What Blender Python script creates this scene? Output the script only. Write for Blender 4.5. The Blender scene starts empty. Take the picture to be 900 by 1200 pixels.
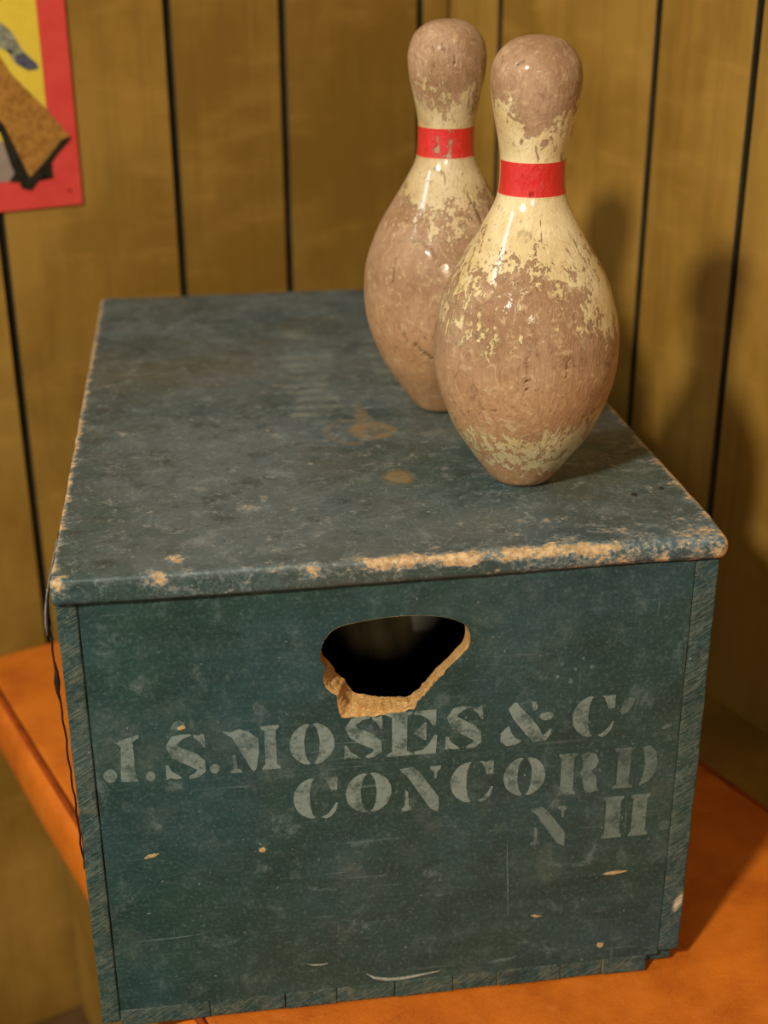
import bpy, bmesh, math, random
import numpy as np
from mathutils import Vector, Matrix, noise as mnoise

# ------------------------------------------------------------------ camera, world, lights, exposure
S = bpy.context.scene
COL = S.collection
F_PX = 1585.1
cam_d = bpy.data.cameras.new('camera')
cam = bpy.data.objects.new('camera', cam_d); COL.objects.link(cam)
cam_d.sensor_fit = 'VERTICAL'; cam_d.sensor_height = 36.0
cam_d.lens = F_PX / 1200.0 * 36.0
cam_d.clip_start = 0.01
def cam_matrix(loc, yaw, pitch, roll):
    fwd = Vector((-math.sin(yaw)*math.cos(pitch), math.cos(yaw)*math.cos(pitch), -math.sin(pitch)))
    right = Vector((math.cos(yaw), math.sin(yaw), 0)); up = right.cross(fwd)
    c, s = math.cos(roll), math.sin(roll)
    r2 = c*right + s*up; u2 = -s*right + c*up
    m = Matrix((r2, u2, -fwd)).transposed().to_4x4(); m.translation = Vector(loc)
    return m
cam.matrix_world = cam_matrix((-0.0996, -0.6418, 0.6089), -0.1419, 0.4115, -0.0037)
cam_d.dof.use_dof = True
cam_d.dof.focus_distance = 0.765
cam_d.dof.aperture_fstop = 5.6
S.camera = cam

W = bpy.data.worlds.new('world'); S.world = W; W.use_nodes = True
bg = W.node_tree.nodes['Background']
bg.inputs[0].default_value = (1.0, 0.80, 0.55, 1); bg.inputs[1].default_value = 0.045

def area_light(name, loc, target, size, power, color):
    d = bpy.data.lights.new(name, 'AREA'); d.shape = 'DISK'; d.size = size; d.energy = power; d.color = color
    o = bpy.data.objects.new(name, d); COL.objects.link(o)
    o.location = loc
    o.rotation_euler = (Vector(target) - Vector(loc)).to_track_quat('-Z', 'Y').to_euler()
    return o
# the room's lamps: a ceiling lamp to the left behind the camera, a weaker one to the right, farther back
area_light('lamp_key', (-1.06, -1.28, 1.50), (0.08, 0.12, 0.35), 0.15, 46, (1.0, 0.89, 0.72))
area_light('lamp_far', (-0.36, -2.6, 1.5), (0.05, 0.2, 0.3), 0.14, 17, (1.0, 0.87, 0.68))
win = area_light('window_light', (-1.95, -0.32, 2.30), (0.08, 0.12, 0.40), 0.25, 12, (0.80, 0.90, 1.0))
win.data.shape = 'RECTANGLE'; win.data.size = 0.16; win.data.size_y = 0.8

S.view_settings.view_transform = 'Standard'; S.view_settings.look = 'None'
S.view_settings.gamma = 1.0; S.view_settings.use_curve_mapping = False
S.view_settings.exposure = 0.14

# ------------------------------------------------------------------ node helpers
class NT:
    def __init__(self, name):
        self.m = bpy.data.materials.new(name); self.m.use_nodes = True
        self.t = self.m.node_tree; self.t.nodes.clear()
        self.out = self.n('ShaderNodeOutputMaterial'); self.b = self.n('ShaderNodeBsdfPrincipled')
        self.l(self.b.outputs[0], self.out.inputs[0])
        self.oc = self.n('ShaderNodeTexCoord').outputs['Object']
    def n(self, typ): return self.t.nodes.new(typ)
    def l(self, a, b): self.t.links.new(a, b)
    def put(self, sock, v):
        if hasattr(v, 'is_linked') or isinstance(v, bpy.types.NodeSocket): self.l(v, sock)
        elif isinstance(v, (tuple, list)) and len(v) == 3 and sock.type == 'RGBA': sock.default_value = (*v, 1)
        else: sock.default_value = v
    def vmul(self, v, k):
        n = self.n('ShaderNodeVectorMath'); n.operation = 'MULTIPLY'; self.put(n.inputs[0], v); n.inputs[1].default_value = k
        return n.outputs[0]
    def vadd(self, v, k):
        n = self.n('ShaderNodeVectorMath'); n.operation = 'ADD'; self.put(n.inputs[0], v); self.put(n.inputs[1], k)
        return n.outputs[0]
    def noise(self, scale, detail=4, rough=.55, vec=None, dist=0, stretch=None):
        v = vec if vec is not None else self.oc
        if stretch: v = self.vmul(v, stretch)
        n = self.n('ShaderNodeTexNoise'); self.l(v, n.inputs['Vector'])
        n.inputs['Scale'].default_value = scale; n.inputs['Detail'].default_value = detail
        n.inputs['Roughness'].default_value = rough; n.inputs['Distortion'].default_value = dist
        return n.outputs[0]
    def math(self, op, a, b=0, c=None, clamp=False):
        n = self.n('ShaderNodeMath'); n.operation = op; n.use_clamp = clamp
        self.put(n.inputs[0], a); self.put(n.inputs[1], b)
        if c is not None: self.put(n.inputs[2], c)
        return n.outputs[0]
    def step(self, v, lo, hi, o0=0.0, o1=1.0):
        n = self.n('ShaderNodeMapRange'); n.interpolation_type = 'SMOOTHSTEP'
        self.put(n.inputs[0], v); n.inputs[1].default_value = lo; n.inputs[2].default_value = hi
        n.inputs[3].default_value = o0; n.inputs[4].default_value = o1
        return n.outputs[0]
    def mix(self, f, a, b, mode='MIX'):
        n = self.n('ShaderNodeMix'); n.data_type = 'RGBA'; n.blend_type = mode
        self.put(n.inputs[0], f); self.put(n.inputs[6], a); self.put(n.inputs[7], b)
        return n.outputs[2]
    def attr(self, name):
        n = self.n('ShaderNodeAttribute'); n.attribute_name = name; return n.outputs['Fac']
    def sep(self, v):
        n = self.n('ShaderNodeSeparateXYZ'); self.l(v, n.inputs[0]); return n.outputs
    def objinfo(self): return self.n('ShaderNodeObjectInfo')
    def bump(self, h, strength, dist, prev=None):
        n = self.n('ShaderNodeBump'); n.inputs['Strength'].default_value = strength; n.inputs['Distance'].default_value = dist
        self.put(n.inputs['Height'], h)
        if prev is not None: self.l(prev, n.inputs['Normal'])
        return n.outputs[0]
    def finish(self, col, rough, normal=None, spec=.5, coat=0, coat_r=.1):
        self.put(self.b.inputs['Base Color'], col); self.put(self.b.inputs['Roughness'], rough)
        self.put(self.b.inputs['Specular IOR Level'], spec)
        self.put(self.b.inputs['Coat Weight'], coat); self.put(self.b.inputs['Coat Roughness'], coat_r)
        if normal is not None:
            self.l(normal, self.b.inputs['Normal'])
        return self.m

def srgb(r, g, b):
    f = lambda c: (c/255/12.92) if c/255 <= .04045 else ((c/255+.055)/1.055)**2.4
    return (f(r), f(g), f(b))

TAN = (.56, .33, .14)
def paint_base(T, dusty=0.0):
    """old blue-green paint: (colour, roughness, height)"""
    n1 = T.noise(9, 5, .6); n2 = T.noise(28, 6, .65, stretch=(.8, .8, 1.3)); n3 = T.noise(60, 8, .75)
    col = T.mix(T.step(n1, .38, .64), srgb(36, 64, 58), srgb(38, 68, 72))
    col = T.mix(T.step(n2, .42, .68, 0, .65), col, srgb(26, 48, 46))
    n4 = T.noise(18, 6, .7, vec=T.vadd(T.oc, (3.1, 1.7, .4)))
    col = T.mix(T.step(n4, .50, .76, 0, .30 + dusty*.6), col, srgb(104, 114, 106))
    col = T.mix(T.step(n3, .52, .74, 0, .42), col, srgb(108, 124, 120))
    sc2 = T.noise(34, 9, .8, vec=T.vadd(T.oc, (4.4, 1, 6.1)), dist=.5)
    col = T.mix(T.step(sc2, .55, .70, 0, .50), col, srgb(112, 130, 132))
    col = T.mix(T.step(sc2, .30, .44, .45, 0), col, srgb(24, 42, 42))
    # fine scratches, long ways and upright, and pale specks
    s1 = T.noise(1, 5, .6, stretch=(18, 18, 420)); s2 = T.noise(1, 5, .6, stretch=(380, 300, 16), vec=T.vadd(T.oc, (.3, 0, .9)))
    patch = T.step(T.noise(14, 3, .5, vec=T.vadd(T.oc, (9, 2, 5))), .46, .62)
    sc = T.math('MULTIPLY', T.math('MAXIMUM', T.step(s1, .60, .70), T.step(s2, .63, .72)), patch)
    col = T.mix(T.math('MULTIPLY', sc, .30), col, srgb(130, 146, 146))
    br = T.noise(1, 6, .7, stretch=(22, 22, 260)); gr = T.noise(420, 4, .7)
    col = T.mix(T.step(br, .48, .72, 0, .13), col, srgb(86, 110, 112))
    col = T.mix(T.step(gr, .50, .70, 0, .34), col, srgb(100, 118, 116))
    col = T.mix(T.step(gr, .30, .46, .30, 0), col, srgb(18, 34, 34))
    sp = T.step(T.noise(330, 3, .6), .67, .74, 0, .6)
    col = T.mix(sp, col, srgb(150, 160, 155))
    rough = T.step(n3, .3, .8, .42, .72)
    h = T.math('ADD', T.math('MULTIPLY', s1, .5), T.math('MULTIPLY', n3, .7))
    return col, rough, h

def mat_box_paint():
    T = NT('old_teal_paint'); c, r, h = paint_base(T)
    return T.finish(c, r, T.bump(h, .35, .0008), spec=.35)
def mat_letter():
    T = NT('stencil_paint'); c, r, h = paint_base(T)
    oi = T.objinfo(); fade = T.n('ShaderNodeSeparateColor'); T.l(oi.outputs['Color'], fade.inputs[0])
    n = T.noise(70, 8, .7); nf = T.noise(480, 2, .5)
    f = T.step(T.math('ADD', T.math('MULTIPLY', n, .8), T.math('MULTIPLY', nf, .25)), .38, .60, .12, .80)
    f = T.math('MULTIPLY', f, fade.outputs[0])
    c = T.mix(f, c, srgb(132, 148, 142))
    return T.finish(c, r, T.bump(h, .35, .0008), spec=.3)
def mat_lid():
    T = NT('worn_lid_paint'); c, r, h = paint_base(T, .25)
    # top's cool sheen put into the colour: greyer, bluer film over the paint
    sheen_film = T.step(T.noise(7, 5, .6, vec=T.vadd(T.oc, (5, 5, 5))), .36, .66, .12, .72)
    sheen_film = T.math('MULTIPLY', sheen_film, T.attr('top'))
    c = T.mix(sheen_film, c, srgb(98, 108, 112))
    mot = T.noise(45, 8, .75, vec=T.vadd(T.oc, (2, 7, 1)))
    c = T.mix(T.math('MULTIPLY', T.step(mot, .34, .50, .6, 0), T.attr('top')), c, srgb(36, 48, 46))
    c = T.mix(T.math('MULTIPLY', T.step(mot, .54, .74, 0, .5), T.attr('top')), c, srgb(138, 146, 144))
    c = T.mix(T.step(T.noise(5, 4, .6, vec=T.vadd(T.oc, (1.2, 8, 2))), .48, .68, 0, .55), c, srgb(84, 82, 64))
    sw = T.noise(26, 4, .6, dist=2.5)
    c = T.mix(T.step(T.math('ABSOLUTE', T.math('SUBTRACT', sw, .5)), .0, .012, .30, 0), c, srgb(150, 160, 160))
    mk = T.math('MULTIPLY', T.attr('mark'), T.step(T.noise(60, 5, .7), .35, .62))
    c = T.mix(T.math('MULTIPLY', mk, .5), c, srgb(150, 156, 140))
    st = T.math('MULTIPLY', T.attr('stain'), T.step(T.noise(130, 6, .7), .25, .55))
    c = T.mix(T.math('MULTIPLY', st, .8), c, srgb(142, 118, 74))
    wn = T.math('ADD', T.math('MULTIPLY', T.math('SUBTRACT', T.noise(90, 8, .75), .5), 3.0),
                T.math('MULTIPLY', T.math('SUBTRACT', T.noise(1, 4, .6, stretch=(300, 500, 500)), .5), 1.4))
    w = T.step(T.math('ADD', T.attr('wear'), wn), .46, .54)
    bare = T.mix(T.step(T.noise(240, 5, .7), .35, .66), srgb(206, 176, 132), srgb(150, 124, 88))
    g = T.step(T.math('ADD', T.attr('wear'), wn), .10, .46, 0, .6)
    c = T.mix(g, c, srgb(140, 146, 142))
    c = T.mix(w, c, bare)
    hh = T.math('SUBTRACT', h, T.math('MULTIPLY', w, 1.2))
    return T.finish(c, T.math('ADD', r, T.math('MULTIPLY', w, .2)), T.bump(hh, .45, .0010), spec=.5)
def mat_end_grain():
    T = NT('painted_end_grain'); c, r, h = paint_base(T)
    v = T.n('ShaderNodeMapping'); T.l(T.oc, v.inputs[0]); v.inputs['Rotation'].default_value = (0, math.radians(32), 0)
    g = T.noise(1, 4, .6, stretch=(60, 50, 420), vec=v.outputs[0], dist=1.6)
    g2 = T.noise(90, 6, .7)
    c = T.mix(T.step(g, .44, .66, 0, .45), c, srgb(104, 114, 102))
    c = T.mix(T.step(g2, .46, .70, 0, .6), c, srgb(104, 108, 90))
    c = T.mix(T.step(T.attr('wear'), .3, .9), c, srgb(196, 188, 160))
    hh = T.math('ADD', g, g2)
    return T.finish(c, .7, T.bump(hh, .8, .0016), spec=.25)
def mat_bare_wood():
    T = NT('torn_bare_wood')
    n = T.noise(170, 7, .75); g = T.noise(1, 5, .7, stretch=(90, 250, 500))
    c = T.mix(T.step(n, .35, .66), srgb(226, 184, 122), srgb(206, 154, 86))
    c = T.mix(T.step(g, .52, .72, 0, .6), c, srgb(150, 100, 52))
    return T.finish(c, .8, T.bump(T.math('ADD', n, g), 1.0, .003), spec=.2)
def mat_raw_inside():
    T = NT('aged_inside_wood')
    g = T.noise(1, 5, .65, stretch=(60, 6, 60))
    c = T.mix(T.step(g, .35, .68), srgb(150, 134, 92), srgb(112, 98, 62))
    return T.finish(c, .8, T.bump(g, .3, .001), spec=.2)
def mat_simple(name, col, rough, spec=.4, nscale=None, col2=None, bump=0, metallic=0):
    T = NT(name); c = col; nrm = None
    if nscale:
        n = T.noise(nscale, 6, .65); c = T.mix(T.step(n, .35, .68), col, col2)
        if bump: nrm = T.bump(n, bump, .002)
    m = T.finish(c, rough, nrm, spec); T.b.inputs['Metallic'].default_value = metallic
    return m
def mat_plank():
    T = NT('olive_wood_panelling'); oi = T.objinfo()
    rnd = oi.outputs['Random']; off = T.n('ShaderNodeCombineXYZ'); T.l(rnd, off.inputs[0]); T.l(rnd, off.inputs[2])
    v = T.vadd(T.oc, T.vmul(off.outputs[0], (13, 1, 7)))
    g = T.noise(1, 5, .6, vec=v, stretch=(70, 70, 3.0), dist=.4)
    m = T.noise(1, 5, .6, vec=v, stretch=(9, 9, 5)); b = T.noise(1, 3, .5, vec=v, stretch=(14, 14, 45))
    c = T.mix(T.step(m, .34, .66), srgb(152, 118, 52), srgb(126, 94, 32))
    c = T.mix(T.step(g, .44, .72, 0, .28), c, srgb(100, 74, 28))
    c = T.mix(T.step(b, .5, .74, 0, .22), c, srgb(180, 140, 70))
    tone = T.n('ShaderNodeSeparateColor'); T.l(oi.outputs['Color'], tone.inputs[0])
    cc = T.n('ShaderNodeMix'); cc.data_type = 'RGBA'; cc.blend_type = 'MULTIPLY'; cc.inputs[0].default_value = 1
    T.l(c, cc.inputs[6]); T.l(oi.outputs['Color'], cc.inputs[7])
    return T.finish(cc.outputs[2], T.step(m, .3, .7, .38, .5), T.bump(g, .12, .001), spec=.35)
def mat_leather():
    T = NT('orange_leather')
    n = T.noise(16, 6, .6); n2 = T.noise(70, 6, .7); vo = T.n('ShaderNodeTexVoronoi'); T.l(T.oc, vo.inputs[0]); vo.inputs['Scale'].default_value = 620
    c = T.mix(T.step(n, .34, .68), srgb(204, 112, 30), srgb(178, 90, 18))
    c = T.mix(T.step(n2, .5, .76, 0, .5), c, srgb(206, 120, 48))
    cr = T.step(T.math('ABSOLUTE', T.math('SUBTRACT', T.noise(38, 5, .6, dist=1.0), .5)), 0, .012, .45, 0)
    c = T.mix(T.math('MULTIPLY', cr, T.step(n, .5, .62)), c, srgb(128, 50, 12))
    h = T.math('ADD', T.math('MULTIPLY', vo.outputs[0], .5), n2)
    return T.finish(c, T.step(n, .3, .7, .40, .52), T.bump(h, .25, .0012), spec=.4)

BAND = (0.1712, 0.1893)
def mat_pin(name, seed, dirty):
    T = NT(name)
    v = T.vadd(T.oc, (seed*3.1, seed*1.7, seed*5.3))
    z = T.sep(T.oc)[2]
    n1 = T.noise(1, 6, .62, vec=v, stretch=(150, 150, 75), dist=.8)
    n2 = T.noise(1, 6, .7, vec=v, stretch=(420, 420, 260), dist=.6)
    n3 = T.noise(1, 5, .65, vec=v, stretch=(700, 700, 60))      # upright grain
    n4 = T.noise(28, 5, .6, vec=v)
    bias = T.attr('bias'); crack = T.attr('crack')
    # which colour coat: cream or the red neck band
    red = T.math('MULTIPLY', T.step(z, BAND[0]-.0002, BAND[0]+.0002), T.step(z, BAND[1]-.0002, BAND[1]+.0002, 1, 0))
    chip = T.math('ADD', T.math('MULTIPLY', T.math('SUBTRACT', n1, .5), 3.4), T.math('MULTIPLY', T.math('SUBTRACT', n2, .5), 2.2))
    m = T.math('ADD', T.math('MULTIPLY', bias, .72), chip)
    paint = T.step(m, -.03, .05)
    # bare wood, handled grey-brown
    w = T.mix(T.step(n4, .36, .64), srgb(174, 142, 112), srgb(150, 114, 80))
    w = T.mix(T.step(z, .055, .10, .75, 0), w, srgb(186, 142, 98))
    w = T.mix(T.step(n3, .44, .70, 0, .28), w, srgb(122, 96, 74))
    w = T.mix(T.step(n2, .56, .74, 0, .5), w, srgb(120, 94, 76))
    n5 = T.noise(1, 8, .75, vec=v, stretch=(130, 130, 110), dist=1.6)
    w = T.mix(T.step(n5, .52, .64, 0, .62), w, srgb(208, 182, 142))
    w = T.mix(T.step(n5, .34, .45, .65, 0), w, srgb(112, 86, 64))
    scr = T.noise(1, 4, .6, vec=v, stretch=(160, 160, 160), dist=2.5)
    w = T.mix(T.math('MULTIPLY', T.step(T.math('ABSOLUTE', T.math('SUBTRACT', scr, .5)), 0, .010, .6, 0), T.step(n4, .45, .6)), w, srgb(96, 72, 54))
    lac = T.step(T.math('ADD', m, T.math('MULTIPLY', T.math('SUBTRACT', n2, .5), 3.0)), .0, .35, 0, .45)
    w = T.mix(lac, w, srgb(206, 176, 128))
    p = T.mix(T.step(n4, .36, .62), srgb(228, 212, 168), srgb(208, 186, 134))
    p = T.mix(T.step(n3, .52, .7, 0, .35 + .4*dirty), p, srgb(160, 132, 92))
    p = T.mix(T.step(n2, .58, .70, 0, .5), p, srgb(176, 150, 108))
    if dirty: p = T.mix(.32, p, srgb(150, 122, 92))
    hair = T.step(T.math('ABSOLUTE', T.math('SUBTRACT', T.noise(1, 3, .5, vec=v, stretch=(120, 120, 55), dist=1.5), .5)), 0, .006, .7, 0)
    p = T.mix(T.math('MULTIPLY', hair, T.step(n4, .48, .6)), p, srgb(120, 92, 66))
    rd = T.mix(T.step(n2, .5, .75), srgb(206, 34, 34), srgb(190, 44, 36))
    p = T.mix(red, p, rd)
    c = T.mix(paint, w, p)
    c = T.mix(T.math('MULTIPLY', T.math('MULTIPLY', crack, T.step(n2, .36, .56)), .55), c, srgb(58, 40, 30))
    h = T.math('ADD', T.math('MULTIPLY', paint, 1.0), T.math('MULTIPLY', n2, .5))
    h = T.math('ADD', h, T.math('MULTIPLY', n3, T.math('MULTIPLY', T.math('SUBTRACT', 1, paint), .6)))
    h = T.math('ADD', h, T.math('MULTIPLY', n5, .9))
    h = T.math('SUBTRACT', h, T.math('MULTIPLY', crack, 1.2))
    rough = T.math('ADD', T.math('MULTIPLY', paint, -.24), T.step(n4, .3, .7, .54, .64))
    return T.finish(c, rough, T.bump(h, .9, .0010), spec=.45, coat=T.math('ADD', T.math('MULTIPLY', paint, .75), T.math('MULTIPLY', T.step(n5, .50, .60), .45), clamp=True), coat_r=.16)

M = dict(paint=mat_box_paint(), letter=mat_letter(), lid=mat_lid(), end=mat_end_grain(), bare=mat_bare_wood(),
         inside=mat_raw_inside(), plank=mat_plank(), leather=mat_leather(),
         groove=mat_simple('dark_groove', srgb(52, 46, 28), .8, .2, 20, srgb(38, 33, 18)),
         seam=mat_simple('dark_leather_seam', srgb(150, 64, 14), .55, .3, 60, srgb(120, 48, 10)),
         nick=mat_simple('pale_paint_nick', srgb(158, 164, 154), .7, .3, 300, srgb(118, 126, 120)), scuff=mat_simple('faint_scuff', srgb(92, 110, 106), .7, .3, 300, srgb(52, 80, 78)),
         chip=mat_simple('tan_wood_chip', srgb(190, 164, 118), .75, .3, 300, srgb(140, 112, 74)),
         paper=mat_simple('cream_paper', srgb(238, 234, 215), .8, .2, 120, srgb(225, 218, 195)),
         strap=mat_simple('grey_worn_strap', srgb(128, 126, 124), .7, .3, 160, srgb(84, 84, 86), .4),
         wire=mat_simple('dark_cord', srgb(40, 24, 16), .7, .3, 200, srgb(24, 16, 12), .3),
         nail=mat_simple('rusty_iron', srgb(40, 32, 26), .6, .4, 500, srgb(22, 18, 16), .3),
         floor=mat_simple('brown_floor', srgb(92, 66, 36), .5, .4, 12, srgb(70, 48, 24)),
         red=mat_simple('sign_red', srgb(212, 74, 66), .4, .4, 30, srgb(204, 64, 58)),
         yellow=mat_simple('sign_yellow', srgb(222, 196, 70), .4, .4, 30, srgb(214, 186, 58)),
         stock=mat_simple('sign_brown_print', srgb(170, 122, 56), .45, .3, 200, srgb(134, 90, 38)),
         black=mat_simple('sign_black_print', srgb(26, 26, 20), .45, .3, 200, srgb(44, 42, 30)),
         greyp=mat_simple('sign_grey_print', srgb(150, 134, 122), .45, .3, 100, srgb(140, 126, 112)),
         metalp=mat_simple('sign_silver_print', srgb(150, 152, 128), .45, .3, 190, srgb(92, 96, 84)),
         bluep=mat_simple('sign_slate_print', srgb(92, 94, 112), .45, .3, 190, srgb(60, 62, 72)),
         dotp=mat_simple('sign_dark_red_print', srgb(150, 34, 34), .45, .3, 190, srgb(140, 30, 30)))

# ------------------------------------------------------------------ mesh helpers
def link(name, me, mats, parent=None, smooth=True):
    o = bpy.data.objects.new(name, me); COL.objects.link(o)
    for m in (mats if isinstance(mats, (list, tuple)) else [mats]):
        me.materials.append(m)
    if smooth: me.polygons.foreach_set('use_smooth', [True]*len(me.polygons))
    if parent is not None: o.parent = parent
    return o
def mesh(name, verts, faces):
    me = bpy.data.meshes.new(name); me.from_pydata([tuple(v) for v in verts], [], [tuple(f) for f in faces]); me.update()
    return me
def from_bm(name, bm):
    bmesh.ops.recalc_face_normals(bm, faces=bm.faces)
    me = bpy.data.meshes.new(name); bm.to_mesh(me); bm.free(); return me
def attr(me, name, vals):
    a = me.attributes.new(name, 'FLOAT', 'POINT'); a.data.foreach_set('value', np.asarray(vals, dtype=np.float32))
def tag(o, label=None, cat=None, group=None, kind=None):
    if label: o['label'] = label
    if cat: o['category'] = cat
    if group: o['group'] = group
    if kind: o['kind'] = kind
    return o
def empty(name, loc=(0, 0, 0), rz=0):
    o = bpy.data.objects.new(name, None); COL.objects.link(o); o.location = loc; o.rotation_euler = (0, 0, rz); o.empty_display_size = .05
    return o
def ticks(lo, hi, step, r):
    """lattice lines from lo to hi, finer inside the rounded rim r"""
    e = np.linspace(0, r, 5)
    n = max(2, int(round((hi-lo-2*r)/step)))
    return np.concatenate([lo+e, np.linspace(lo+r, hi-r, n+1)[1:-1], hi-e[::-1]])
def rounded_box(lo, hi, step, r, rfun=None, disp=None):
    """box with rounded edges as a lattice; returns verts array, quads"""
    lo = np.array(lo, float); hi = np.array(hi, float)
    st = step if isinstance(step, (tuple, list)) else (step,)*3
    T = [ticks(lo[k], hi[k], st[k], r) for k in range(3)]
    n = [len(t) for t in T]
    idx = {}; V = []; Fs = []
    def vid(i, j, k):
        q = (i, j, k)
        if q not in idx: idx[q] = len(V); V.append((T[0][i], T[1][j], T[2][k]))
        return idx[q]
    for i in range(n[0]-1):
        for j in range(n[1]-1):
            a = n[2]-1
            Fs.append((vid(i, j, a), vid(i+1, j, a), vid(i+1, j+1, a), vid(i, j+1, a)))
            Fs.append((vid(i, j, 0), vid(i, j+1, 0), vid(i+1, j+1, 0), vid(i+1, j, 0)))
    for i in range(n[0]-1):
        for k in range(n[2]-1):
            a = n[1]-1
            Fs.append((vid(i, 0, k), vid(i+1, 0, k), vid(i+1, 0, k+1), vid(i, 0, k+1)))
            Fs.append((vid(i, a, k), vid(i, a, k+1), vid(i+1, a, k+1), vid(i+1, a, k)))
    for j in range(n[1]-1):
        for k in range(n[2]-1):
            a = n[0]-1
            Fs.append((vid(0, j, k), vid(0, j, k+1), vid(0, j+1, k+1), vid(0, j+1, k)))
            Fs.append((vid(a, j, k), vid(a, j+1, k), vid(a, j+1, k+1), vid(a, j, k+1)))
    P = np.array(V)
    R = np.full(len(P), r) if rfun is None else rfun(P)
    q = np.clip(P, lo+R[:, None], hi-R[:, None]); d = P-q; L = np.linalg.norm(d, axis=1)
    m = L > 1e-9
    out = P.copy(); out[m] = q[m] + d[m]/L[m, None]*R[m, None]
    # interior points of the flat faces keep their place
    if disp is not None: out = disp(out)
    return out, Fs
def jitter(amp, scale, seed=0.0, axes=(1, 1, 1)):
    def f(P):
        o = P.copy()
        for i, p in enumerate(P):
            v = mnoise.noise_vector(Vector((p[0]*scale+seed, p[1]*scale+seed*.7, p[2]*scale-seed)))
            o[i] += np.array((v.x*axes[0], v.y*axes[1], v.z*axes[2]))*amp
        return o
    return f
def tube(pts, rad, seg=8):
    pts = [Vector(p) for p in pts]; V = []; Fs = []
    for i, p in enumerate(pts):
        d = (pts[min(i+1, len(pts)-1)]-pts[max(i-1, 0)]).normalized()
        a = d.orthogonal().normalized(); b = d.cross(a)
        if i and abs(d.dot(pa)) < .99: a = (pa - d*pa.dot(d)).normalized(); b = d.cross(a)
        pa = a; r = rad[i] if isinstance(rad, (list, tuple)) else rad
        for s in range(seg):
            t = 2*math.pi*s/seg; V.append(p+(a*math.cos(t)+b*math.sin(t))*r)
    for i in range(len(pts)-1):
        for s in range(seg):
            Fs.append((i*seg+s, i*seg+(s+1) % seg, (i+1)*seg+(s+1) % seg, (i+1)*seg+s))
    Fs.append(tuple(range(seg))[::-1]); Fs.append(tuple((len(pts)-1)*seg+s for s in range(seg)))
    return V, Fs
def plate(poly, thick, to3d):
    """thin solid from a 2-D outline; to3d(a, b, h) maps outline + height to space"""
    bm = bmesh.new()
    lo = [bm.verts.new(to3d(a, b, 0)) for a, b in poly]; hi = [bm.verts.new(to3d(a, b, thick)) for a, b in poly]
    n = len(poly)
    bm.faces.new(hi); bm.faces.new(lo[::-1])
    for i in range(n): bm.faces.new((lo[i], lo[(i+1) % n], hi[(i+1) % n], hi[i]))
    bmesh.ops.recalc_face_normals(bm, faces=bm.faces); bm.normal_update()
    bmesh.ops.triangulate(bm, faces=bm.faces)
    return bm

# ------------------------------------------------------------------ the room corner
PHI = math.atan2(.375, .927)          # the walls stand turned against the box
RW, LW = 0.425, 0.62                  # right wall at u = RW, left wall at v = LW (u, v: the walls' own axes)
FLOOR = -0.50; TOP = 2.3
def wall_frame(o): o.rotation_euler = (0, 0, PHI); return o

def solid_box(lo, hi):
    bm = bmesh.new(); bmesh.ops.create_cube(bm, size=1)
    for v in bm.verts: v.co = Vector([lo[k]+(v.co[k]+.5)*(hi[k]-lo[k]) for k in range(3)])
    return bm
def bevel_box(lo, hi, w, seg=2):
    bm = solid_box(lo, hi)
    bmesh.ops.bevel(bm, geom=list(bm.edges), offset=w, segments=seg, affect='EDGES', profile=.5)
    return bm

fl = wall_frame(link('floor', from_bm('floor', solid_box((-3.0, -3.2, FLOOR-.05), (RW+.08, LW+.08, FLOOR))), M['floor'], smooth=False)); tag(fl, 'brown floor in front of the bench', 'floor', kind='structure')
wl = wall_frame(link('wall_left', from_bm('wall_left', solid_box((-3.0, LW+.008, FLOOR), (RW+.08, LW+.08, TOP))), M['groove'], smooth=False))
tag(wl, 'olive brown wood panelled wall with dark grooves behind the box', 'wall', kind='structure')
wr = wall_frame(link('wall_right', from_bm('wall_right', solid_box((RW+.008, -3.2, FLOOR), (RW+.08, LW+.008, TOP))), M['groove'], smooth=False))
tag(wr, 'olive brown wood panelled wall to the right, catching the pin shadows', 'wall', kind='structure')

random.seed(4)
GAP = 0.0026
def darken_sides(o, axis):  # groove shade put into the colour: plank sides take the dark material
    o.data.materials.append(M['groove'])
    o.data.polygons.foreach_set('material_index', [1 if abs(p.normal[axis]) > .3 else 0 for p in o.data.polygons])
lu = [-3.0, -2.8, -2.6, -2.44, -2.2, -2.03, -1.9, -1.7, -1.5, -1.38, -1.2, -1.03, -.9, -.75, -.6, -.46, -.35, -.19, -.0302, .1342, .2455, .393, RW+.004]
for a, b in zip(lu[:-1], lu[1:]):
    o = link('plank', from_bm('plank', bevel_box((a+GAP, LW, FLOOR), (b-GAP, LW+.012, TOP), .0012, 1)), M['plank'], wl, smooth=False); darken_sides(o, 0)
    k = random.uniform(.94, 1.06) if abs(a-.2455) > .01 else .88; o.color = (k, k, k, 1)
lv = [LW, .5307, .3128, .2037, .04, -.12, -.24, -.45, -.6, -.8, -1.0, -1.2, -1.4, -1.6, -1.8, -2.0, -2.2, -2.45, -2.7, -2.95, -3.2]
for a, b in zip(lv[:-1], lv[1:]):
    o = link('plank', from_bm('plank', bevel_box((RW, b+GAP, FLOOR), (RW+.012, a-GAP, TOP), .0012, 1)), M['plank'], wr, smooth=False); darken_sides(o, 1)
    k = random.uniform(.94, 1.04); o.color = (k, k, k, 1)

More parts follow.
